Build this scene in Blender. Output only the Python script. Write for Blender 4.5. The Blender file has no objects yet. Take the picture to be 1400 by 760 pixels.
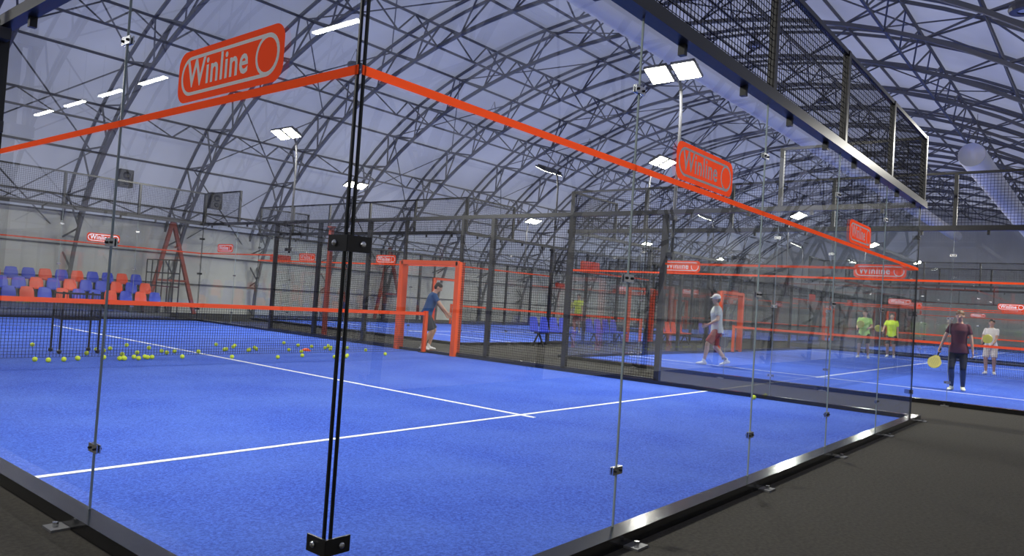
import bpy, math, random
import numpy as np
from mathutils import Vector, Matrix
V=Vector
random.seed(7)
scene=bpy.context.scene
COL=scene.collection

# ------------------------------------------------------------------ materials
def mat(name,color,rough=0.6,metal=0.0,emit=None,estr=0.0,noise=None,bump=None,spec=0.5):
    m=bpy.data.materials.new(name); m.use_nodes=True
    nt=m.node_tree; b=nt.nodes['Principled BSDF']
    b.inputs['Base Color'].default_value=(*color,1)
    b.inputs['Roughness'].default_value=rough
    b.inputs['Metallic'].default_value=metal
    b.inputs['Specular IOR Level'].default_value=spec
    if emit:
        b.inputs['Emission Color'].default_value=(*emit,1)
        b.inputs['Emission Strength'].default_value=estr
    if noise or bump:
        tc=nt.nodes.new('ShaderNodeTexCoord')
    if noise:
        sc,amt,detail=noise
        n=nt.nodes.new('ShaderNodeTexNoise'); n.inputs['Scale'].default_value=sc; n.inputs['Detail'].default_value=detail
        nt.links.new(tc.outputs['Object'],n.inputs['Vector'])
        r=nt.nodes.new('ShaderNodeValToRGB')
        r.color_ramp.elements[0].position=0.3; r.color_ramp.elements[1].position=0.7
        r.color_ramp.elements[0].color=(*[c*(1-amt) for c in color],1)
        r.color_ramp.elements[1].color=(*[min(1,c*(1+amt)) for c in color],1)
        nt.links.new(n.outputs['Fac'],r.inputs['Fac']); nt.links.new(r.outputs['Color'],b.inputs['Base Color'])
    if bump:
        sc,st=bump
        n2=nt.nodes.new('ShaderNodeTexNoise'); n2.inputs['Scale'].default_value=sc; n2.inputs['Detail'].default_value=3
        nt.links.new(tc.outputs['Object'],n2.inputs['Vector'])
        bp=nt.nodes.new('ShaderNodeBump'); bp.inputs['Strength'].default_value=st; bp.inputs['Distance'].default_value=0.02
        nt.links.new(n2.outputs['Fac'],bp.inputs['Height']); nt.links.new(bp.outputs['Normal'],b.inputs['Normal'])
    return m
def vinyl(name,color):   # thin translucent sticker film on the glass
    m=bpy.data.materials.new(name); m.use_nodes=True
    nt=m.node_tree; nt.nodes.clear(); L=nt.links.new
    o=nt.nodes.new('ShaderNodeOutputMaterial'); d=nt.nodes.new('ShaderNodeBsdfDiffuse'); t=nt.nodes.new('ShaderNodeBsdfTranslucent')
    d.inputs['Color'].default_value=(*color,1); t.inputs['Color'].default_value=(*color,1)
    mx=nt.nodes.new('ShaderNodeMixShader'); mx.inputs['Fac'].default_value=.5
    L(d.outputs[0],mx.inputs[1]); L(t.outputs[0],mx.inputs[2]); L(mx.outputs[0],o.inputs['Surface'])
    return m

M={}
M['black']=mat('black_steel',(0.012,0.012,0.014),0.35,0.0)
M['base']=mat('black_gloss_steel',(0.012,0.012,0.013),0.16,0.0)
M['wire']=mat('black_wire',(0.006,0.006,0.008),0.8,spec=.1)
M['orange']=mat('orange_paint',(0.95,0.095,0.012),0.5,spec=.3)
M['orangetape']=vinyl('orange_tape',(1.0,0.10,0.025))
M['nettape']=mat('net_band',(0.95,0.085,0.015),0.6,spec=.2)
M['steel']=mat('galvanised_steel',(0.155,0.155,0.16),0.55,0.2)
M['chrome']=mat('stainless_steel',(0.65,0.66,0.68),0.25,1.0)
M['white']=mat('white_paint',(0.85,0.86,0.88),0.6)
M['line']=mat('court_line',(0.86,0.88,0.90),0.9,noise=(60,0.12,2))
M['signred']=vinyl('sign_red',(1.0,0.095,0.03))
M['signwhite']=vinyl('sign_white',(1.0,0.97,0.93))
M['netcord']=mat('net_cord',(0.008,0.010,0.016),0.8)
M['ball']=mat('ball_felt',(0.72,0.85,0.06),0.9,bump=(90,0.3))
M['duct']=mat('duct_fabric',(0.82,0.80,0.76),0.5,0.0)
M['lamp']=mat('led_panel',(1,1,1),0.4,emit=(1,0.97,0.75),estr=40)
M['strip']=mat('led_strip',(1,1,1),0.4,emit=(1,0.98,0.88),estr=16)
M['lampbody']=mat('lamp_body',(0.04,0.04,0.045),0.4)
M['glassedge']=mat('glass_edge',(0.25,0.30,0.30),0.2)
M['rubber']=mat('dark_glass_edge',(0.012,0.014,0.016),0.3)
M['seatblue']=mat('seat_blue',(0.015,0.05,0.60),0.4)
M['seatorange']=mat('seat_orange',(0.95,0.08,0.015),0.4)
M['redsteel']=mat('red_primer_steel',(0.30,0.05,0.03),0.6)
M['ring']=mat('ceiling_lamp_rim',(0.08,0.08,0.09),0.4)

# turf
def turf():
    m=bpy.data.materials.new('blue_turf'); m.use_nodes=True
    nt=m.node_tree; b=nt.nodes['Principled BSDF']; L=nt.links.new
    tc=nt.nodes.new('ShaderNodeTexCoord')
    n1=nt.nodes.new('ShaderNodeTexNoise'); n1.inputs['Scale'].default_value=55; n1.inputs['Detail'].default_value=6; n1.inputs['Roughness'].default_value=0.85
    n2=nt.nodes.new('ShaderNodeTexNoise'); n2.inputs['Scale'].default_value=0.9; n2.inputs['Detail'].default_value=6
    L(tc.outputs['Object'],n1.inputs['Vector']); L(tc.outputs['Object'],n2.inputs['Vector'])
    r1=nt.nodes.new('ShaderNodeValToRGB'); e=r1.color_ramp.elements
    e[0].position=0.40; e[0].color=(0.012,0.045,0.36,1); e[1].position=0.60; e[1].color=(0.075,0.175,0.80,1)
    L(n1.outputs['Fac'],r1.inputs['Fac'])
    r2=nt.nodes.new('ShaderNodeValToRGB'); e=r2.color_ramp.elements
    e[0].position=0.35; e[0].color=(0,0,0,1); e[1].position=0.75; e[1].color=(0.38,0.38,0.38,1)
    L(n2.outputs['Fac'],r2.inputs['Fac'])
    mx=nt.nodes.new('ShaderNodeMixRGB'); mx.inputs['Color2'].default_value=(0.13,0.24,0.72,1)
    L(r2.outputs['Color'],mx.inputs['Fac']); L(r1.outputs['Color'],mx.inputs['Color1']); L(mx.outputs['Color'],b.inputs['Base Color'])
    b.inputs['Roughness'].default_value=0.85; b.inputs['Specular IOR Level'].default_value=0.2
    bp=nt.nodes.new('ShaderNodeBump'); bp.inputs['Strength'].default_value=0.8; bp.inputs['Distance'].default_value=0.014
    L(n1.outputs['Fac'],bp.inputs['Height']); L(bp.outputs['Normal'],b.inputs['Normal'])
    return m
M['turf']=turf()
M['carpet']=mat('dark_carpet',(0.047,0.043,0.036),0.95,noise=(40,0.25,5),bump=(150,0.4),spec=0.2)
M['wallpanel']=mat('wall_panel',(0.60,0.60,0.56),0.7,noise=(0.6,0.10,3))

def glassmat():
    m=bpy.data.materials.new('tempered_glass'); m.use_nodes=True
    nt=m.node_tree; nt.nodes.clear(); L=nt.links.new
    o=nt.nodes.new('ShaderNodeOutputMaterial')
    t=nt.nodes.new('ShaderNodeBsdfTransparent'); t.inputs['Color'].default_value=(0.93,0.955,0.96,1)
    g=nt.nodes.new('ShaderNodeBsdfGlossy'); g.inputs['Roughness'].default_value=0.0; g.inputs['Color'].default_value=(0.95,0.97,1,1)
    lw=nt.nodes.new('ShaderNodeLayerWeight'); lw.inputs['Blend'].default_value=0.5
    p=nt.nodes.new('ShaderNodeMath'); p.operation='POWER'; p.inputs[1].default_value=5
    q=nt.nodes.new('ShaderNodeMath'); q.operation='MULTIPLY_ADD'; q.inputs[1].default_value=0.55; q.inputs[2].default_value=0.11
    mx=nt.nodes.new('ShaderNodeMixShader')
    L(lw.outputs['Facing'],p.inputs[0]); L(p.outputs[0],q.inputs[0]); L(q.outputs[0],mx.inputs['Fac'])
    L(t.outputs[0],mx.inputs[1]); L(g.outputs[0],mx.inputs[2]); L(mx.outputs[0],o.inputs['Surface'])
    return m
M['glass']=glassmat()
def membrane():
    m=bpy.data.materials.new('roof_membrane'); m.use_nodes=True
    nt=m.node_tree; nt.nodes.clear(); L=nt.links.new
    o=nt.nodes.new('ShaderNodeOutputMaterial')
    d=nt.nodes.new('ShaderNodeBsdfDiffuse'); t=nt.nodes.new('ShaderNodeBsdfTranslucent')
    tc=nt.nodes.new('ShaderNodeTexCoord'); n=nt.nodes.new('ShaderNodeTexNoise'); n.inputs['Scale'].default_value=0.25; n.inputs['Detail'].default_value=4
    L(tc.outputs['Object'],n.inputs['Vector'])
    r=nt.nodes.new('ShaderNodeValToRGB'); e=r.color_ramp.elements
    e[0].position=0.3; e[0].color=(0.53,0.54,0.59,1); e[1].position=0.7; e[1].color=(0.74,0.75,0.79,1)
    L(n.outputs['Fac'],r.inputs['Fac']); L(r.outputs['Color'],d.inputs['Color']); L(r.outputs['Color'],t.inputs['Color'])
    mx=nt.nodes.new('ShaderNodeMixShader'); mx.inputs['Fac'].default_value=0.5
    L(d.outputs[0],mx.inputs[1]); L(t.outputs[0],mx.inputs[2]); L(mx.outputs[0],o.inputs['Surface'])
    return m
M['membrane']=membrane()

# ------------------------------------------------------------------ mesh builder
class MB:
    def __init__(s): s.v=[]; s.f=[]; s.m=[]; s.mats=[]
    def mi(s,k):
        if k not in s.mats: s.mats.append(k)
        return s.mats.index(k)
    def add(s,vs,fs,k):
        o=len(s.v); i=s.mi(k); s.v+= [tuple(p) for p in vs]
        for f in fs: s.f.append(tuple(o+j for j in f)); s.m.append(i)
    def box(s,a,b,k):
        x0,y0,z0=a; x1,y1,z1=b
        s.add([(x0,y0,z0),(x1,y0,z0),(x1,y1,z0),(x0,y1,z0),(x0,y0,z1),(x1,y0,z1),(x1,y1,z1),(x0,y1,z1)],
          [(0,3,2,1),(4,5,6,7),(0,1,5,4),(1,2,6,5),(2,3,7,6),(3,0,4,7)],k)
    def beam(s,p,q,w,k,h=None,n=4):
        p=V(p);q=V(q);d=(q-p).normalized(); up=V((0,0,1)) if abs(d.z)<0.95 else V((0,1,0))
        a=d.cross(up).normalized(); b=a.cross(d); h=h or w
        vs=[]
        for c in (p,q):
            for i in range(n):
                t=2*math.pi*(i+0.5)/n; k2=1/math.cos(math.pi/n) if n==4 else 1
                vs.append(c+a*(math.cos(t)*w/2*k2)+b*(math.sin(t)*h/2*k2))
        fs=[(i,(i+1)%n,n+(i+1)%n,n+i) for i in range(n)]+[tuple(range(n-1,-1,-1)),tuple(range(n,2*n))]
        s.add(vs,fs,k)
    def wire(s,p,q,w,k):   # open 3-sided wire
        p=V(p);q=V(q);d=(q-p).normalized(); up=V((0,0,1)) if abs(d.z)<0.95 else V((0,1,0))
        a=d.cross(up).normalized(); b=a.cross(d); vs=[]
        for c in (p,q):
            for i in range(3):
                t=2*math.pi*i/3; vs.append(c+a*(math.cos(t)*w/2)+b*(math.sin(t)*w/2))
        s.add(vs,[(0,1,4,3),(1,2,5,4),(2,0,3,5)],k)
    def path(s,pts,w,k,n=8):
        for i in range(len(pts)-1): s.beam(pts[i],pts[i+1],w,k,n=n)
    def loft(s,rings,k,n=16,round0=True,round1=True):
        R=[(V(c),V(a),V(b)) for c,a,b in rings]
        def capr(c,a,b,d):
            r=min(a.length,b.length); return [(c+d*r*0.55,a*0.8,b*0.8),(c+d*r*0.85,a*0.45,b*0.45),(c+d*r*0.97,a*0.12,b*0.12)]
        if round0:
            d=(R[0][0]-R[1][0]).normalized(); R=list(reversed(capr(*R[0],d)))+R
        if round1:
            d=(R[-1][0]-R[-2][0]).normalized(); R=R+capr(*R[-1],d)
        vs=[]
        for c,a,b in R:
            for i in range(n):
                t=2*math.pi*i/n; vs.append(c+a*math.cos(t)+b*math.sin(t))
        fs=[]
        for j in range(len(R)-1):
            for i in range(n):
                fs.append((j*n+i,j*n+(i+1)%n,(j+1)*n+(i+1)%n,(j+1)*n+i))
        fs.append(tuple(range(n-1,-1,-1))); e=(len(R)-1)*n; fs.append(tuple(range(e,e+n)))
        s.add(vs,fs,k)
    def cap(s,p,q,r0,r1,k,n=12,r_0=True,r_1=True,flat=1.0,hint=(0,0,1)):
        p=V(p);q=V(q);d=(q-p).normalized(); h=V(hint)
        if abs(d.dot(h))>0.95: h=V((0,1,0))
        a=d.cross(h).normalized(); b=a.cross(d)
        s.loft([(p,a*r0,b*r0*flat),(q,a*r1,b*r1*flat)],k,n,r_0,r_1)
    def sphere(s,c,r,k,n=12,m=8,ax=None):
        c=V(c); 
        if isinstance(r,(int,float)): r=(r,r,r)
        X,Y,Z=ax if ax else (V((1,0,0)),V((0,1,0)),V((0,0,1)))
        vs=[];fs=[]
        for j in range(1,m):
            ph=math.pi*j/m
            for i in range(n):
                t=2*math.pi*i/n
                vs.append(c+X*(r[0]*math.sin(ph)*math.cos(t))+Y*(r[1]*math.sin(ph)*math.sin(t))+Z*(r[2]*math.cos(ph)))
        vs.append(c+Z*r[2]); vs.append(c-Z*r[2]); T=len(vs)-2;Bm=T+1
        for j in range(m-2):
            for i in range(n): fs.append((j*n+i,(j+1)*n+i,(j+1)*n+(i+1)%n,j*n+(i+1)%n))
        for i in range(n):
            fs.append((T,i,(i+1)%n)); e=(m-2)*n; fs.append((Bm,e+(i+1)%n,e+i))
        s.add(vs,fs,k)
    def mesh(s,name,smooth=False):
        me=bpy.data.meshes.new(name); me.from_pydata(s.v,[],s.f)
        for k in s.mats: me.materials.append(M[k] if isinstance(k,str) else k)
        me.polygons.foreach_set('material_index',s.m)
        if smooth: me.polygons.foreach_set('use_smooth',[True]*len(s.f))
        me.update(); return me
def obj(name,data,parent=None,loc=(0,0,0),rot=0):
    o=bpy.data.objects.new(name,data); COL.objects.link(o); o.location=loc; o.rotation_euler=(0,0,rot)
    if parent: o.parent=parent
    return o
def empty(name,loc=(0,0,0),rot=0): 
    e=obj(name,None,None,loc,rot); e.empty_display_size=0.2; return e

# ------------------------------------------------------------------ camera
q=[-1.68772,-2.15898,1.32510,0.68536,0.02907,0.06554,1007.13]
cy,sy,cp,sp=math.cos(q[3]),math.sin(q[3]),math.cos(q[4]),math.sin(q[4])
f=V((cy*cp,sy*cp,sp)); rt=V((sy,-cy,0)); u=rt.cross(f); c,s_=math.cos(q[5]),math.sin(q[5])
rt2=rt*c+u*s_; u2=-rt*s_+u*c
cam=bpy.data.cameras.new('camera'); cam.sensor_width=36; cam.lens=q[6]/1400*36; cam.clip_start=0.05; cam.clip_end=300
co=bpy.data.objects.new('camera',cam); COL.objects.link(co)
mw=Matrix(((rt2.x,u2.x,-f.x,q[0]),(rt2.y,u2.y,-f.y,q[1]),(rt2.z,u2.z,-f.z,q[2]),(0,0,0,1)))
co.matrix_world=mw; scene.camera=co

# ------------------------------------------------------------------ hall shell
AX0,AX1=-20.0,66.0; YC,A,Bz=10.0,16.0,11.0
def arch(t,off=0.0):
    y=A*math.cos(t); z=Bz*math.sin(t)
    ny,nz=y/A**2,z/Bz**2; l=math.hypot(ny,nz)
    return YC+y-off*ny/l, max(0.0,z-off*nz/l)
mb=MB(); mb.add([(AX0,YC-A-.5,0),(AX1,YC-A-.5,0),(AX1,YC+A+.5,0),(AX0,YC+A+.5,0)],[(0,1,2,3)],'carpet'); obj('floor',mb.mesh('floor'))
NT=44
mb=MB(); vs=[];fs=[]
for i in range(NT+1):
    y,z=arch(math.pi*i/NT,-0.1); vs+= [(AX0,y,z),(AX1,y,z)]
for i in range(NT): fs.append((2*i,2*i+1,2*i+3,2*i+2))
mb.add(vs,fs,'membrane'); obj('ceiling',mb.mesh('ceiling',True))
for nm,x in (('wall_east',AX1),('wall_west',AX0)):
    mb=MB(); vs=[(x,*arch(math.pi*i/NT,-0.1)) for i in range(NT+1)]; mb.add(vs,[tuple(range(NT+1))],'wallpanel'); obj(nm,mb.mesh(nm))
for nm,y in (('wall_north',YC+A-0.62),('wall_south',YC-A+0.62)):
    mb=MB(); mb.box((AX0,y-0.03,0),(AX1,y+0.03,3.3),'wallpanel')
    sgn=-1 if y>0 else 1
    for z in (1.1,2.2,3.3): mb.beam((AX0,y+sgn*.05,z),(AX1,y+sgn*.05,z),0.05,'steel')
    obj(nm,mb.mesh(nm))
# arched trusses (triangular section)
DEP=0.85
mb=MB(); N2=44; HX=.26
for i in range(N2):
    t0,t1=math.pi*i/N2,math.pi*(i+1)/N2
    for off,w,x in ((0.0,0.08,-HX),(0.0,0.08,HX),(DEP,0.10,0)):
        a=arch(t0,off);b=arch(t1,off)
        if a!=b: mb.beam((x,*a),(x,*b),w,'steel')
    for x in (-HX,HX):
        if i%2: mb.beam((x,*arch(t0,0)),(0,*arch(t1,DEP)),0.045,'steel')
        else: mb.beam((0,*arch(t0,DEP)),(x,*arch(t1,0)),0.045,'steel')
    if i%2: mb.beam((-HX,*arch(t0,0)),(HX,*arch(t0,0)),0.045,'steel')
me=mb.mesh('roof_truss')
xs=[11.6+3.5*k for k in range(-8,16)]
for x in xs: obj('roof_truss',me,None,(x,0,0))
mb=MB()
for i in range(3,N2-2):
    t=math.pi*i/N2; y,z=arch(t,0.0)
    if i%2==1: mb.beam((AX0,y,z),(AX1,y,z),0.065,'steel')
    if i%4==1:
        y2,z2=arch(t,DEP); mb.beam((AX0,y2,z2),(AX1,y2,z2),0.06,'steel')
        x=xs[0]
        while x<xs[-1]-0.1:
            for k in range(4):
                a=(y,z) if k%2 else (y2,z2); b=(y2,z2) if k%2 else (y,z)
                mb.beam((x+3.5*k/4,*a),(x+3.5*(k+1)/4,*b),0.042,'steel')
            x+=3.5
for j in range(0,len(xs)-1,2):
    for i in range(3,N2-4,4):
        a=arch(math.pi*i/N2);b=arch(math.pi*(i+4)/N2)
        mb.beam((xs[j],*a),(xs[j+1],*b),0.035,'steel'); mb.beam((xs[j+1],*a),(xs[j],*b),0.035,'steel')
obj('roof_purlins',mb.mesh('roof_purlins'))
# round ceiling vents
mb=MB(); n=24
vs=[];
for r,z in ((.12,0),(.24,0),(.26,.05),(.24,.12),(.10,.14)):
    for i in range(n): t=2*math.pi*i/n; vs.append((r*math.cos(t),r*math.sin(t),z))
fs=[(j*n+i,j*n+(i+1)%n,(j+1)*n+(i+1)%n,(j+1)*n+i) for j in range(4) for i in range(n)]
mb.add(vs,fs,'ring'); mb.add([(.12*math.cos(2*math.pi*i/n),.12*math.sin(2*math.pi*i/n),.02) for i in range(n)],[tuple(range(n))],'white')
for i in range(3): mb.wire((.2*math.cos(i*2.09),.2*math.sin(i*2.09),.12),(0,0,.6),.02,'steel')
CV=mb.mesh('ceiling_vent')
for x in (6.35,13.35,20.35,27.35,34.35,41.35):
    for i in (15,25,33): 
        y,z=arch(math.pi*i/N2,DEP); obj('ceiling_vent',CV,None,(x,y,z-.25))
# ducts
def duct(x0,x1,y,z,r):
    mb=MB(); n=24; vs=[];fs=[]; st=0.16; m=int((x1-x0)/st)
    for j in range(m+1):
        rr=r*(1.0 if j%2 else 0.955)
        for i in range(n): t=2*math.pi*i/n; vs.append((x0+j*st,y+rr*math.cos(t),z+rr*math.sin(t)))
    for j in range(m):
        for i in range(n): fs.append((j*n+i,j*n+(i+1)%n,(j+1)*n+(i+1)%n,(j+1)*n+i))
    fs.append(tuple(range(n)));fs.append(tuple(range(m*n,m*n+n)))
    mb.add(vs,fs,'duct')
    x=x0+1
    while x<x1:
        mb.wire((x,y,z+r),(x,y,z+r+1.2),0.02,'steel'); x+=3.5
    obj('ventilation_duct',mb.mesh('ventilation_duct',True))
duct(1.0,60,6.8,8.0,0.36); duct(27,62,1.7,7.2,0.42)

# ------------------------------------------------------------------ signs
def rr(w,h,r,n=8):
    pts=[]
    for cx,cz,a0 in ((w/2-r,h/2-r,0),(-w/2+r,h/2-r,90),(-w/2+r,-h/2+r,180),(w/2-r,-h/2+r,270)):
        for i in range(n+1):
            a=math.radians(a0+90*i/n); pts.append((cx+r*math.cos(a),cz+r*math.sin(a)))
    return pts
def sign_mesh():
    mb=MB()
    o=rr(0.88,0.245,0.07); n=len(o)
    mb.add([(x,0,z) for x,z in o],[tuple(range(n))],'signred')
    a=rr(0.82,0.185,0.09);b=rr(0.788,0.153,0.0765)
    mb.add([(x,-.0015,z) for x,z in a]+[(x,-.0015,z) for x,z in b],[(i,(i+1)%n,n+(i+1)%n,n+i) for i in range(n)],'white')
    cx=0.320
    k=24; r0,r1=0.088,0.073
    mb.add([(cx+r0*math.cos(2*math.pi*i/k),-0.002,r0*math.sin(2*math.pi*i/k)) for i in range(k)]+[(cx+r1*math.cos(2*math.pi*i/k),-0.002,r1*math.sin(2*math.pi*i/k)) for i in range(k)],
           [(i,(i+1)%k,k+(i+1)%k,k+i) for i in range(k)],'white')
    t=bpy.data.curves.new('t','FONT'); t.body='Winline'; t.size=0.17; t.align_x='CENTER'; t.offset=0.0034; t.resolution_u=3; t.space_character=1.08
    to=bpy.data.objects.new('t',t); COL.objects.link(to); bpy.context.view_layer.update()
    tm=to.evaluated_get(bpy.context.evaluated_depsgraph_get()).to_mesh()
    P=[v.co.copy() for v in tm.vertices]; x0=min(p.x for p in P);x1=max(p.x for p in P)
    s=0.53/(x1-x0); xc=(x0+x1)/2
    mb.add([((p.x-xc)*s-0.09,-0.002,p.y*s*1.15-0.05) for p in P],[tuple(pl.vertices) for pl in tm.polygons],'white')
    bpy.data.objects.remove(to)
    return mb.mesh('sponsor_sign')
SIGN=sign_mesh()

# ------------------------------------------------------------------ court
def mesh_panel(mb,axis,c,a0,a1,z0,z1,sp=0.05,w=0.0068,k='wire'):
    n=max(1,round((a1-a0)/sp))
    P=(lambda a,z:(a,c,z)) if axis=='u' else (lambda a,z:(c,a,z))
    for i in range(n+1):
        a=a0+(a1-a0)*i/n; mb.wire(P(a,z0),P(a,z1),w,k)
    n=max(1,round((z1-z0)/sp))
    for i in range(n+1):
        z=z0+(z1-z0)*i/n; mb.wire(P(a0,z),P(a1,z),w,k)
H1,H2,H3,HB=0.394,1.49,2.579,2.127
D0,D1=8.87,10.67
def court_meshes():
    out={}
    mb=MB(); mb.box((0,0,0.0),(10,20,0.012),'turf'); out['turf']=mb.mesh('turf')
    mb=MB(); z0,z1=0.012,0.016
    for v in (3.05,16.95): mb.box((0.02,v-.027,z0),(9.98,v+.027,z1),'line')
    mb.box((4.973,2.85,z0),(5.027,17.15,z1+.001),'line'); out['court_lines']=mb.mesh('court_lines')
    # glass
    mb=MB(); g=0.004
    def pu(v,a,b): mb.add([(a+g,v,.07),(b-g,v,.07),(b-g,v,3.0),(a+g,v,3.0)],[(0,1,2,3)],'glass')
    def pv(u_,a,b): mb.add([(u_,a+g,.07),(u_,b-g,.07),(u_,b-g,3.0),(u_,a+g,3.0)],[(0,1,2,3)],'glass')
    for v in (0,20):
        for i in range(5): pu(v,2*i,2*i+2)
    for u_ in (0,10):
        for a in (0,2,16,18): pv(u_,a,a+2)
    out['glass_panels']=mb.mesh('glass_panels')
    # edges + clips + frame
    mb=MB()
    for v in (0,20):
        for i in range(1,5):
            mb.box((2*i-.003,v-.006,.07),(2*i+.003,v+.006,3),'glassedge')
    for u_ in (0,10):
        for a in (2,18): mb.box((u_-.006,a-.003,.07),(u_+.006,a+.003,3),'glassedge')
        for v in (0,20):
            su=1 if u_==0 else -1; sv=1 if v==0 else -1
            mb.box(*sorted2((u_+su*.012,v-.006,.07),(u_+su*.020,v+.006,3)),'rubber')
            mb.box(*sorted2((u_-.006,v+sv*.012,.07),(u_+.006,v+sv*.020,3)),'rubber')
            for h in (H1,H2,H3):
                mb.box(*sorted2((u_-su*.014,v-sv*.016,h-.03),(u_+su*.095,v-sv*.008,h+.03)),'black')
                mb.box(*sorted2((u_-su*.016,v-sv*.014,h-.03),(u_-su*.008,v+sv*.095,h+.03)),'black')
                mb.sphere((u_+su*.055,v-sv*.02,h),(.012,.007,.012),'chrome',8,6)
                mb.sphere((u_-su*.02,v+sv*.055,h),(.007,.012,.012),'chrome',8,6)
    def clip(p,ax):
        d=V((1,0,0)) if ax=='u' else V((0,1,0)); n=V((0,1,0)) if ax=='u' else V((1,0,0)); p=V(p)
        for sg in (-1,1):
            a=p+n*sg*.008
            lo=a-d*.050-n*.004-V((0,0,.022)); hi=a+d*.050+n*.004+V((0,0,.022))
            mb.box(tuple(lo),tuple(hi),'chrome')
            for s2 in (-1,1): mb.sphere(a+d*s2*.03+n*sg*.008,.008,'black' ,8,6)
    for h in (H1,H2,H3):
        for v in (0,20):
            for i in range(1,5): clip((2*i,v,h),'u')
        for u_ in (0,10):
            for a in (2,18): clip((u_,a,h),'v')
    out['glass_fittings']=mb.mesh('glass_fittings')
    mb=MB()
    # tape (single film)
    for v,sv in ((0,-1),(20,1)):
        y=v+sv*.009; mb.add([(0,y,HB-.018),(10,y,HB-.018),(10,y,HB+.018),(0,y,HB+.018)],[(0,1,2,3)],'orangetape')
    for u_,su in ((0,-1),(10,1)):
        for a in (0,16):
            x=u_+su*.009; mb.add([(x,a,HB-.018),(x,a+4,HB-.018),(x,a+4,HB+.018),(x,a,HB+.018)],[(0,1,2,3)],'orangetape')
    out['visibility_tape']=mb.mesh('visibility_tape')
    mb=MB()
    # base frame
    for v,sv in ((0,-1),(20,1)): mb.box(*sorted2((-.11,v+sv*.11,0),(10.11,v-sv*.015,.075)),'base')
    for u_,su in ((0,-1),(10,1)): mb.box(*sorted2((u_+su*.11,-.015,0),(u_-su*.015,20.015,.072)),'base')
    # anchors
    for v,sv in ((0,-1),(20,1)):
        for i in range(0,6):
            mb.box(*sorted2((2*i-.06,v+sv*.11,0),(2*i+.06,v+sv*.20,.012)),'steel'); mb.beam((2*i,v+sv*.16,.012),(2*i,v+sv*.16,.035),.03,'chrome',n=6)
    for u_,su in ((0,-1),(10,1)):
        for a in range(0,21,2):
            mb.box(*sorted2((u_+su*.11,a-.06,0),(u_+su*.20,a+.06,.012)),'steel'); mb.beam((u_+su*.16,a,.012),(u_+su*.16,a,.035),.03,'chrome',n=6)
    # top beams 3 m
    for v,sv in ((0,-1),(20,1)):
        mb.box(*sorted2((-.08,v+sv*.07,3.0),(10.08,v-sv*.03,3.09)),'black')
        mb.beam((-.03,v+sv*.02,4.0),(10.03,v+sv*.02,4.0),.045,'black')
        for i in range(6): mb.beam((2*i,v+sv*.02,3.05),(2*i,v+sv*.02,4.02),.06,'black')
        for i in range(10):
            x=.5+i; mb.box(*sorted2((x-.02,v-sv*.02,2.93),(x+.02,v+sv*.025,3.01)),'black')
    for u_,su in ((0,-1),(10,1)):
        mb.box(*sorted2((u_+su*.07,0,3.0),(u_-su*.02,20,3.08)),'black')
        for a in (0,18):
            mb.beam((u_+su*.02,a,4.0),(u_+su*.02,a+2,4.0),.045,'black')
            for b in (a,a+2): mb.beam((u_+su*.02,b,3.05),(u_+su*.02,b,4.02),.06,'black')
        for a in (.5,1.5,2.5,3.5,16.5,17.5,18.5,19.5): mb.box(*sorted2((u_-su*.02,a-.02,2.93),(u_+su*.025,a+.02,3.01)),'black')
        for a in (4,6,8,12,14,16): mb.beam((u_+su*.04,a,0),(u_+su*.04,a,3.05),.09,'black')
        for a,b in ((4,D0-.05),(D1+.05,16)): mb.beam((u_+su*.01,a,.09),(u_+su*.01,b,.09),.03,'black')
        mb.beam((u_+su*.02,D0,2.0),(u_+su*.02,D0,3.05),.06,'black'); mb.beam((u_+su*.02,D1,2.0),(u_+su*.02,D1,3.05),.06,'black')
    out['steel_frame']=mb.mesh('steel_frame')
    mb=MB()
    for v,sv in ((0,-1),(20,1)): mesh_panel(mb,'u',v+sv*.02,0,10,3.09,4.0)
    for u_,su in ((0,-1),(10,1)):
        for a in (0,18): mesh_panel(mb,'v',u_+su*.02,a,a+2,3.09,4.0)
        mesh_panel(mb,'v',u_,4,D0,.08,3.0); mesh_panel(mb,'v',u_,D1,16,.08,3.0); mesh_panel(mb,'v',u_,D0,D1,2.05,3.0)
    out['wire_mesh']=mb.mesh('wire_mesh')
    mb=MB()
    for u_ in (0,10):
        for a in (D0,D1): mb.box((u_-.09,a-.06,0),(u_+.09,a+.06,2.06),'orange')
        mb.box((u_-.09,D0,1.98),(u_+.09,D1,2.08),'orange')
    out['entrance_frames']=mb.mesh('entrance_frames')
    return out
def sorted2(a,b): return tuple(min(x,y) for x,y in zip(a,b)),tuple(max(x,y) for x,y in zip(a,b))
CM=court_meshes()
def net_mesh():
    mb=MB(); n=222
    for i in range(n+1):
        x=.08+9.84*i/n; mb.wire((x,0,.05),(x,0,.87),.0065,'netcord')
    for i in range(19): z=.05+.82*i/18; mb.wire((.08,0,z),(9.92,0,z),.0065,'netcord')
    mb.box((.08,-.008,.845),(9.92,.008,.915),'nettape')
    for x in (.06,9.94): mb.box((x-.04,-.04,.012),(x+.04,.04,.94),'orange')
    for x in (.06,9.94): mb.box((x-.08,-.09,.012),(x+.08,.09,.03),'black')
    return mb.mesh('padel_net')
NET=net_mesh()
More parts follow.
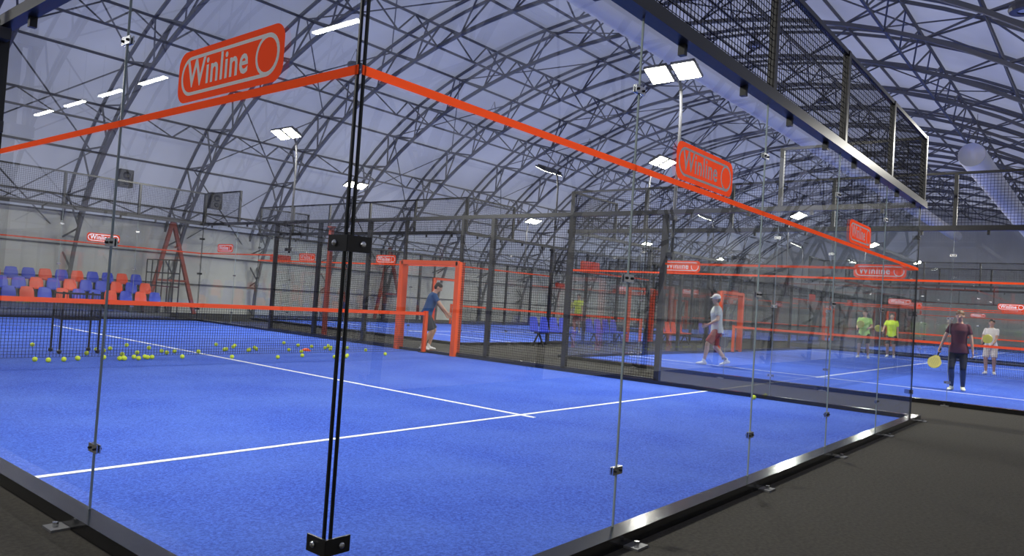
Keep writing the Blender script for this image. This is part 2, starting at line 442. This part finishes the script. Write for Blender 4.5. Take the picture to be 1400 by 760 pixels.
def lamp_mesh():
    mb=MB()   # local: +x points into court
    pts=[(-.13,0,2.2),(-.13,0,3.2),(-.15,0,4.2),(-.15,0,4.9),(-.10,0,5.25),(.02,0,5.48),(.20,0,5.52)]
    mb.path(pts,.055,'lampbody')
    mb.box((-.17,-.05,2.25),(-.02,.05,2.33),'lampbody'); mb.box((-.17,-.05,2.9),(-.02,.05,2.98),'lampbody')
    mb.beam((.2,-.45,5.52),(.2,.45,5.52),.04,'lampbody')
    ct,st=math.cos(.45),math.sin(.45)
    for y in (-.26,.26):
        def P(a,b,cc): return (.22+a*ct+cc*st, y+b, 5.48+a*st-cc*ct) 
        def bx(a0,a1,b0,b1,c0,c1,k):
            mb.add([P(a0,b0,c0),P(a1,b0,c0),P(a1,b1,c0),P(a0,b1,c0),P(a0,b0,c1),P(a1,b0,c1),P(a1,b1,c1),P(a0,b1,c1)],
             [(0,1,2,3),(7,6,5,4),(4,5,1,0),(5,6,2,1),(6,7,3,2),(7,4,0,3)],k)
        bx(-.21,.21,-.22,.22,0,.05,'lampbody')
        bx(-.19,.19,-.20,.20,.05,.056,'lamp')
        for i in range(7): bx(-.17,.17,-.17+i*.055,-.16+i*.055,-.05,0,'lampbody')
    return mb.mesh('floodlight_pole')
LAMP=lamp_mesh()
LD=bpy.data.lights.new('floodlight','AREA'); LD.shape='RECTANGLE'; LD.size=.3; LD.size_y=.8; LD.energy=415; LD.color=(1,.97,.88)
def court(x,y,rot,netv=10.0):
    e=empty('padel_court',(x,y,0),rot)
    for k,me in CM.items(): obj(k,me,e)
    R=Matrix.Translation((x,y,0))@Matrix.Rotation(rot,4,'Z')
    def place(name,me,p,r):
        return obj(name,me,None,R@V(p),rot+r)
    place('padel_net',NET,(0,netv,0),0)
    for u_,r in ((0,0),(10,math.pi)):
        for v in (3.9,15.5):
            o=place('floodlight_pole',LAMP,(u_,v,0),r)
            l=bpy.data.objects.new('floodlight',LD); COL.objects.link(l); l.parent=o; l.location=(.27,0,5.38); l.rotation_euler=(0,-.45,0)
    for a in (2.92,6.85):
        place('sponsor_sign',SIGN,(a,-.014,2.275),0); place('sponsor_sign',SIGN,(10-a,19.986,2.30),0)
    place('sponsor_sign',SIGN,(-.014,.92,2.275),-math.pi/2); place('sponsor_sign',SIGN,(-.014,18.6,2.285),-math.pi/2)
    place('sponsor_sign',SIGN,(9.986,18.6,2.30),-math.pi/2)
court(0,0,0,9.77)
court(12.9,8.0,-math.pi/2); court(12.9,21.5,-math.pi/2)
court(36.5,8.0,-math.pi/2); court(36.5,21.5,-math.pi/2)

# strip lights over the aisle on the west side
mb=MB(); mb.box((-.06,-.6,0),(.06,.6,.06),'lampbody'); mb.box((-.05,-.58,-.012),(.05,.58,0),'strip')
for y in (-.5,.5): mb.wire((0,y,.06),(0,y,1.2),.012,'steel')
SL=mb.mesh('linear_light')
SD=bpy.data.lights.new('strip_light','AREA'); SD.shape='RECTANGLE'; SD.size=.1; SD.size_y=1.16; SD.energy=55; SD.color=(1,.98,.92)
for i in range(8):
    o=obj('linear_light',SL,None,(-5.4,5.5+2.1*i,5.5))
    l=bpy.data.objects.new('strip_light',SD); COL.objects.link(l); l.parent=o; l.location=(0,0,-.02)
# extra unseen strips, added behind the camera to light the glass from outside
for y in (-2.9,-.8,1.3):
    o=obj('linear_light',SL,None,(-7.5,y,4.6))
    l=bpy.data.objects.new('strip_light',SD); COL.objects.link(l); l.parent=o; l.location=(0,0,-.02)

# tennis balls
mb=MB()
rng=random.Random(3)
P=[(9.75,2.15)]
for i in range(16): P.append((1.7+rng.random()*2.0+ (i%3)*.3,9.42+rng.random()*.25))
for i in range(38): P.append((2.6+rng.random()*6,10.0+abs(rng.gauss(0,.9))))
for i in range(8): P.append((5+rng.random()*3.5,9.0+rng.random()*.6))
P=[(x,y) for x,y in P if not (2.75<x<3.45 and 10.45<y<10.95)]
for x,y in P: mb.sphere((x,y,.047),.035,'ball',12,8)
obj('tennis_balls',mb.mesh('tennis_balls',True))
# training cones
mb=MB()
mb.loft([((0,0,0.0),(.1,0,0),(0,.1,0)),((0,0,.012),(.095,0,0),(0,.095,0)),((0,0,.05),(.035,0,0),(0,.035,0))],'orange',16,False,False)
CN=mb.mesh('training_cone',True)
obj('training_cone',CN,None,(7.35,10.5,.012))
# ball cart by the net
mb=MB()
for sx in (-.28,.28):
    for sy_ in (-.18,.18):
        mb.beam((sx,sy_,.06),(sx,sy_,.98),.025,'black'); mb.sphere((sx,sy_,.04),.035,'black',10,6)
for z in (.55,.95):
    for s2 in (-.18,.18): mb.beam((-.28,s2,z),(.28,s2,z),.02,'black')
    for s2 in (-.28,.28): mb.beam((s2,-.18,z),(s2,.18,z),.02,'black')
for i in range(13):
    x=-.28+.56*i/12
    for s2 in (-.18,.18): mb.wire((x,s2,.55),(x,s2,.95),.006,'black')
    mb.wire((x,-.18,.55),(x,.18,.55),.006,'black')
for i in range(9):
    y=-.18+.36*i/8
    for s2 in (-.28,.28): mb.wire((s2,y,.55),(s2,y,.95),.006,'black')
obj('ball_cart',mb.mesh('ball_cart'),None,(3.1,10.7,.012))
# red column with base plate in the aisle
mb=MB(); mb.beam((0,0,0),(0,0,3.0),.10,'redsteel'); mb.box((-.12,-.12,0),(.12,.12,.02),'redsteel'); mb.box((-.08,-.08,2.97),(.08,.08,3.0),'redsteel')
obj('steel_column',mb.mesh('steel_column'),None,(10.75,14.5,0))
# player benches in the aisle between the far courts
def bench(x,y,k):
    mb=MB()
    for i in range(4):
        xx=-.75+i*.5
        mb.box((xx-.21,-.2,.42),(xx+.21,.2,.46),k); mb.loft([((xx,.21,.46),(.21,0,0),(0,.018,0)),((xx,.25,.66),(.21,0,0),(0,.018,0)),((xx,.28,.84),(.17,0,0),(0,.018,0))],k,12,False,True)
    mb.beam((-1,0,.40),(1,0,.40),.05,'black')
    for s in (-.8,.8):
        mb.beam((s,-.2,0),(s,0,.4),.04,'black'); mb.beam((s,.2,0),(s,0,.4),.04,'black')
    obj('player_bench',mb.mesh('player_bench'),None,(x,y,0))
for x,k in ((16.5,'seatblue'),(19.5,'seatblue'),(24.5,'seatorange'),(28,'seatblue')): bench(x,10.9,k)

# bleachers
mb=MB()
for r in range(3):
    y=22.1+r*.75; z=.12+.28*r
    mb.box((2.6,y,0),(10.2,y+.75,z),'steel')
    for i in range(16):
        x=2.85+i*.47; k='seatblue' if (i*7+r*3)%5<3 else 'seatorange'
        mb.box((x-.19,y+.15,z+.30),(x+.19,y+.5,z+.34),k)
        mb.loft([((x,y+.52,z+.32),(.19,0,0),(0,.02,0)),((x,y+.56,z+.5),(.19,0,0),(0,.02,0)),((x,y+.6,z+.64),(.15,0,0),(0,.02,0))],k,12,False,True)
        mb.box((x-.03,y+.3,z),(x+.03,y+.4,z+.30),'black')
obj('stadium_seating',mb.mesh('stadium_seating'))
mb=MB()
for i in range(7): mb.beam((10.3,21.9+i*.4,0),(10.3,21.9+i*.4,1.9),.03,'black')
for z in (1.0,1.45,1.9): mb.beam((10.3,21.9,z),(10.3,24.3,z),.04,'black')
obj('guard_rail',mb.mesh('guard_rail'))
# wall speakers and braces
for x,z in ((9.3,4.6),(12.6,4.3)):
    mb=MB(); mb.box((-.22,-.2,-.3),(.22,.12,.3),'lampbody'); mb.sphere((0,-.2,.1),(.13,.03,.13),'black'); mb.sphere((0,-.2,-.15),(.09,.03,.09),'black'); mb.beam((0,.1,0),(0,.7,0),.05,'black')
    obj('wall_speaker',mb.mesh('wall_speaker'),None,(x,24.3,z))
for x in (11.6,22.1):
    mb=MB(); mb.beam((0,0,0),(.9,.3,3.4),.12,'redsteel'); mb.beam((1.8,0,0),(.9,.3,3.4),.12,'redsteel'); mb.beam((.3,.1,1.2),(1.5,.1,1.2),.08,'redsteel')
    obj('steel_brace',mb.mesh('steel_brace'),None,(x-1.2,24.4,0))

# ------------------------------------------------------------------ people
def person(name,loc,heading,H=1.75,female=False,shirt=(.8,.8,.8),legs=(.05,.05,.05),leg_len=0.55,shoe=(.8,.8,.8),hair=(.03,.02,.015),
           skin=(.55,.32,.22),pose=None,cap=None,racket=None,longhair=False,sleeve=.65):
    pose=pose or {}
    S=H/1.75; e=empty(name,loc,heading)
    def mk(nm,c,r=.7): return mat(name+'_'+nm,c,r)
    ms,mh,msh,ml,mf=mk('skin',skin,.55),mk('hair',hair,.6),mk('shirt',shirt,.85),mk('legwear',legs,.85),mk('shoe',shoe,.6)
    lean=pose.get('lean',0.0); hipz=pose.get('hip',0.93)*S
    wS=.90 if female else 1.0
    pel=V((0,0,hipz)); sd=V((0,math.sin(lean),math.cos(lean))); fw=V((0,math.cos(lean),-math.sin(lean))); rx=V((1,0,0))
    def T(h): return pel+sd*(h*S)
    neck=T(.56); sh={s:T(.49)+rx*(s*.172*S*wS) for s in (-1,1)}
    nod=pose.get('nod',lean*.6); turn=pose.get('turn',0)
    hu=V((0,math.sin(nod),math.cos(nod))); hf=V((math.sin(turn),math.cos(turn)*math.cos(nod),-math.sin(nod))).normalized()
    hr=hf.cross(hu).normalized(); hu=hr.cross(hf).normalized()
    hc=neck+sd*(.035*S)+hu*(.110*S)+hf*.015
    def ik(a,b,l1,l2,hint):
        d=b-a; L=d.length
        if L>(l1+l2)*.998: d=d.normalized()*(l1+l2)*.998; L=d.length; b=a+d
        x=(l1*l1-l2*l2+L*L)/(2*L); h=math.sqrt(max(0,l1*l1-x*x)); n=d.normalized(); hh=V(hint); hh=(hh-n*hh.dot(n)).normalized()
        return a+n*x+hh*h,b
    bs=MB()
    k=ms
    # torso
    def tr(h,w,d,off=0): return (T(h)+fw*off*S,rx*w*S*wS,fw*d*S)
    hipw=.165 if female else .155
    tor=[tr(-.08,hipw*.9,.10),tr(.0,hipw/wS*.97,.115,-.01),tr(.12,.135,.095),tr(.25,.15,.11,.005),tr(.38,.165,.12,.01),tr(.47,.170,.095),tr(.515,.125,.07),tr(.56,.058,.055)]
    bs.loft(tor,k,20,True,False)
    bs.cap(neck-sd*.05*S,hc-hu*.03,.056*S,.052*S,k)
    hs=S
    bs.sphere(hc+hu*.012,(.076*hs,.095*hs,.108*hs),k,20,14,(hr,hf,hu))
    bs.sphere(hc-hu*.055*hs+hf*.022*hs,(.056*hs,.066*hs,.062*hs),k,16,10,(hr,hf,hu))
    bs.cap(hc+hf*.09*hs+hu*.012,hc+hf*.112*hs-hu*.022,.009,.015,k,8)
    for s in (-1,1): bs.sphere(hc+hr*s*.078*hs-hu*.005-hf*.005,(.012,.022,.032),k,8,8,(hr,hf,hu))
    hands=[]
    J={}
    for s,nm in ((1,'R'),(-1,'L')):
        w=V(pose.get('wrist'+nm,(s*.24,.05,.82)))*S
        el,w=ik(sh[s],w,.29*S,.26*S,pose.get('elb'+nm,(s*.3,-1,-.1)))
        bs.cap(sh[s],el,.053*S*wS,.040*S*wS,k,14); bs.cap(el,w,.041*S*wS,.027*S*wS,k,14); J['el'+nm]=el;J['w'+nm]=w
        hd=(w-el).normalized(); hands.append((s,nm,w,hd))
        hip=pel+rx*s*.09*S-sd*.02*S
        an=V(pose.get('ank'+nm,(s*.11,0,.085)))*S
        kn,an=ik(hip,an,.44*S,.43*S,pose.get('knee'+nm,(s*.1,1,0))); J['hip'+nm]=hip;J['kn'+nm]=kn;J['an'+nm]=an
        bs.cap(hip,kn,.088*S,.057*S,k,16); 
        mid=kn+(an-kn)*.32; mid+=V((0,-.015,0)); bs.cap(kn,mid,.054*S,.055*S,k,14); bs.cap(mid,an,.055*S,.034*S,k,14)
        ft=V(pose.get('foot'+nm,(s*.25,1,0))).normalized()
        J['ft'+nm]=ft
    def rem(mbx,nm,vox,sm=4):
        o=obj(nm,mbx.mesh(nm,True),e)
        r=o.modifiers.new('r','REMESH'); r.mode='VOXEL'; r.voxel_size=vox; r.use_smooth_shade=True
        sm_=o.modifiers.new('s','SMOOTH'); sm_.factor=.5; sm_.iterations=sm
        return o
    rem(bs,'body',.012,3)
    # shirt
    sb=MB(); g=.02
    def tg(h,w,d,off=0,g=g): c,a,b=tr(h,w,d,off); return (c,a*(1+g/(w)),b*(1+g/d))
    sb.loft([tg(-.11,hipw/wS+.022,.128),tg(-.03,hipw/wS+.012,.126,-.003),tg(.10,.148,.108),tg(.25,.153,.113,.005),tg(.38,.168,.122,.01),tg(.465,.168,.098),tg(.515,.128,.07),tg(.545,.062,.055)],msh,24,False,False)
    for s,nm in ((1,'R'),(-1,'L')):
        a=sh[s]-V((0,0,.006)); b=a+(J['el'+nm]-a)*sleeve
        sb.cap(a,b,.060*S*wS,.063*S*wS,msh,16,True,False)
    rem(sb,'shirt',.012,3)
    # legwear
    lb=MB()
    lb.loft([tg(-.13,hipw*.85,.10,0,.01),tg(-.05,hipw/wS-.004,.112,0,.008),tg(.04,.135,.095,0,.008)],ml,24,True,False)
    for s,nm in ((1,'R'),(-1,'L')):
        hip,kn,an=J['hip'+nm],J['kn'+nm],J['an'+nm]
        if leg_len<1:
            b=hip+(kn-hip)*leg_len*1.5 if leg_len*1.5<1 else kn
            hp2=hip+(kn-hip)*.22
            lb.cap(hip,hp2,.088*S,.098*S,ml,18,True,True); lb.cap(hp2,b,.098*S,.094*S,ml,18,True,False)
        else:
            lb.cap(hip,kn,.092*S,.063*S,ml,16); mid=kn+(an-kn)*.32+V((0,-.015,0)); lb.cap(kn,mid,.060*S,.061*S,ml,16); lb.cap(mid,an,.061*S,.041*S,ml,16,True,False)
    rem(lb,'legwear',.012,3)
    # shoes
    fb=MB()
    for s,nm in ((1,'R'),(-1,'L')):
        an,ft=J['an'+nm],J['ft'+nm]; up=V((0,0,1)); sd2=ft.cross(up).normalized(); up=sd2.cross(ft)
        h=an-up*.035*S-ft*.05
        r=[(h,sd2*.034,up*.042),(h+ft*.07,sd2*.04,up*.045),(h+ft*.15*S-up*.01,sd2*.046,up*.034),(h+ft*.215*S-up*.018,sd2*.036,up*.024)]
        fb.loft(r,mf,16); fb.cap(an+up*.05,an-up*.02,.042*S,.045*S,mf,12)
    rem(fb,'shoes',.01,2)
    # hair / face
    hb=MB()
    hb.sphere(hc+hu*.042-hf*.010,(.085*hs,.097*hs,.088*hs),mh,20,14,(hr,hf,hu))
    hb.sphere(hc+hu*.005-hf*.035,(.080*hs,.072*hs,.090*hs),mh,18,12,(hr,hf,hu))
    if longhair:
        hb.cap(hc-hf*.09+hu*.05,hc-hf*.12-hu*.06,.028,.022,mh,10); hb.cap(hc-hf*.12-hu*.06,hc-hf*.10-hu*.18,.022,.010,mh,10)
    obj('hair',hb.mesh('hair',True),e)
    fb=MB(); w_=mk('eye_white',(.8,.8,.8),.3); d_=mk('pupil',(.02,.015,.01),.2); l_=mk('lips',(.45,.16,.13),.5)
    for s in (-1,1):
        c_=hc+hr*s*.030*hs+hf*.083*hs+hu*.004
        fb.sphere(c_,(.014,.010,.008),w_,10,8,(hr,hf,hu)); fb.sphere(c_+hf*.007,(.006,.005,.006),d_,8,6,(hr,hf,hu))
        fb.cap(c_-hr*.016+hu*.018+hf*.004,c_+hr*.016+hu*.018+hf*.004,.004,.004,mh,6)
    fb.sphere(hc+hf*.086*hs-hu*.058*hs,(.022,.007,.007),l_,10,6,(hr,hf,hu))
    obj('face',fb.mesh('face',True),e)
    if cap:
        cb=MB(); mc=mk('cap',cap,.8)
        cb.sphere(hc+hu*.050-hf*.006,(.091*hs,.105*hs,.088*hs),mc,20,14,(hr,hf,hu))
        cb.loft([(hc+hf*.07+hu*.052,hr*.075,hu*.006),(hc+hf*.12+hu*.046,hr*.068,hu*.005),(hc+hf*.155+hu*.038,hr*.04,hu*.005)],mc,16)
        obj('cap',cb.mesh('cap',True),e)
    # hands
    for s,nm,w,hd in hands:
        b=MB(); grip=(racket==nm)
        side=V((-s*.9,.25,0)); pn=(side-hd*side.dot(hd)).normalized()      # palm normal (towards body)
        ac=hd.cross(pn).normalized()
        if ac.y<0: ac=-ac                       # towards thumb side
        b.loft([(w-hd*.01,ac*.026,pn*.017),(w+hd*.04,ac*.037,pn*.014),(w+hd*.085,ac*.040,pn*.013)],ms,14)
        curl=1.35 if grip else .45
        for i,(o_,l) in enumerate(((.029,.072),(.010,.080),(-.010,.074),(-.028,.058))):
            p=w+hd*.085+ac*o_; dcur=hd; ang=0
            for sgm,fr in enumerate((.42,.33,.25)):
                ang+=curl*(.55 if sgm==0 else .8); dcur=hd*math.cos(ang)+pn*math.sin(ang)
                q_=p+dcur*l*fr*S; b.cap(p,q_,.0088-.0008*sgm,.0082-.0008*sgm,ms,8); p=q_
        p=w+hd*.03+ac*.030; q_=p+(ac*.75+hd*.7+pn*.3).normalized()*.038; r_=q_+(hd*.8+pn*(.8 if grip else .4)+ac*.1).normalized()*.030
        b.cap(p,q_,.012,.010,ms,8); b.cap(q_,r_,.010,.0085,ms,8)
        rem(b,'hand_'+nm,.0045,2)
        if grip:
            rb=MB(); mr=mk('racket',pose.get('racket_color',(.75,.7,.1)),.4); mg=mk('racket_grip',(.02,.02,.02),.7)
            gc=w+hd*.10+pn*.022; rd=V(pose.get('racket_dir',(0,.5,-.8))).normalized()
            rb.cap(gc-rd*.08,gc+rd*.10,.016,.015,mg,12)
            fn=V(pose.get('racket_normal',(0,1,0))); fn=(fn-rd*fn.dot(rd)).normalized(); sx=rd.cross(fn)
            cen=gc+rd*.245; n=28; vs=[]
            for dd in (-.018,.018):
                for i in range(n):
                    t=2*math.pi*i/n; a_=.130*math.sin(t)*(1 if math.cos(t)>-0.2 else (1-.35*(-.2-math.cos(t)))); vs.append(cen+sx*a_+rd*(.145*math.cos(t))+fn*dd)
            rb.add(vs,[tuple(range(n-1,-1,-1)),tuple(range(n,2*n))]+[(i,(i+1)%n,n+(i+1)%n,n+i) for i in range(n)],mr)
            for i in range(-2,3):
                for j in range(-2,3):
                    if i*i+j*j<7: 
                        cc=cen+sx*i*.035+rd*j*.035; rb.cap(cc-fn*.0188,cc+fn*.0188,.006,.006,mg,8,False,False)
            for sg in (-1,1): rb.cap(gc+rd*.09,cen-rd*.125+sx*sg*.05,.012,.012,mr,8)
            obj('racket',rb.mesh('racket'),e)
    return e
def face_to(px,py,tx,ty): # heading so local +Y points to target
    return math.atan2(ty-py,tx-px)-math.pi/2
# man in white walking (image left)
person('male_padel_player',(15.9,5.5,.012),face_to(15.9,5.5,13.5,8.5),1.80,shirt=(.62,.64,.60),legs=(.28,.025,.035),leg_len=.6,hair=(.1,.08,.06),cap=(.75,.75,.72),
  pose=dict(ankR=(.08,-.30,.12),ankL=(-.10,.30,.085),hip=.90,footR=(.1,1,-.25),footL=(-.05,1,.05),wristR=(.26,-.12,.80),wristL=(-.22,.28,.98),lean=.06,racket_dir=(.1,-.5,-.8),racket_normal=(1,0,0),racket_color=(.1,.1,.12)),racket='R')
# woman in dark shirt
person('female_padel_player',(16.5,.35,.012),face_to(16.5,.35,12,.2),1.70,female=True,shirt=(.075,.010,.028),legs=(.012,.014,.02),leg_len=1,shoe=(.85,.85,.6),hair=(.13,.07,.035),longhair=True,
  pose=dict(ankR=(.10,.06,.085),ankL=(-.10,-.05,.085),wristR=(.36,.14,.86),wristL=(-.27,.04,.86),elbR=(.8,-.6,0),elbL=(-1,-.4,0),nod=.10,racket_dir=(.25,.35,-.8),racket_normal=(0,1,.2),racket_color=(.75,.65,.15)),racket='R')
# boy at the entrance
person('teenage_boy',(10.6,10.42,.0),face_to(10.6,10.42,12.4,8.6),1.68,shirt=(.01,.07,.22),legs=(.03,.035,.05),leg_len=.62,hair=(.012,.01,.01),
  pose=dict(lean=.30,nod=.5,hip=.90,wristR=(.20,.50,.95),wristL=(-.16,.46,.92),ankR=(.10,-.05,.085),ankL=(-.10,.10,.085),elbR=(.5,-1,-.6),elbL=(-.5,-1,-.6)))
# opponents
person('male_padel_player',(27.6,4.9,.012),face_to(27.6,4.9,15,3),1.78,shirt=(.45,.75,.18),legs=(.03,.03,.04),leg_len=.6,pose=dict(wristR=(.2,.35,1.05),wristL=(-.18,.32,1.1),racket_dir=(-.3,.3,.8),ankR=(.16,0,.085),ankL=(-.16,.05,.085)),racket='R')
person('male_padel_player',(30.5,4.6,.012),face_to(30.5,4.6,15,3),1.75,shirt=(.65,.85,.04),legs=(.02,.02,.03),leg_len=.6,pose=dict(wristR=(.28,.3,1.0),racket_dir=(.5,.3,.6)),racket='R')
person('female_padel_player',(24.7,.65,.012),face_to(24.7,.65,15,1),1.66,female=True,shirt=(.8,.75,.70),legs=(.75,.68,.62),leg_len=.6,longhair=True,pose=dict(wristR=(.2,.3,1.0),wristL=(-.12,.32,1.0),racket_dir=(-.4,.3,.5)),racket='R')
person('male_padel_player',(26,16.5,.012),face_to(26,16.5,15,15),1.76,shirt=(.7,.8,.05),legs=(.03,.03,.04),leg_len=.6,pose=dict(wristR=(.2,.35,1.05),racket_dir=(-.3,.3,.8)),racket='R')

# ------------------------------------------------------------------ world
w=bpy.data.worlds.new('world'); scene.world=w; w.use_nodes=True
w.node_tree.nodes['Background'].inputs['Color'].default_value=(.76,.80,1.0,1); w.node_tree.nodes['Background'].inputs['Strength'].default_value=0.78
scene.view_settings.view_transform='Standard'
scene.view_settings.look='None'
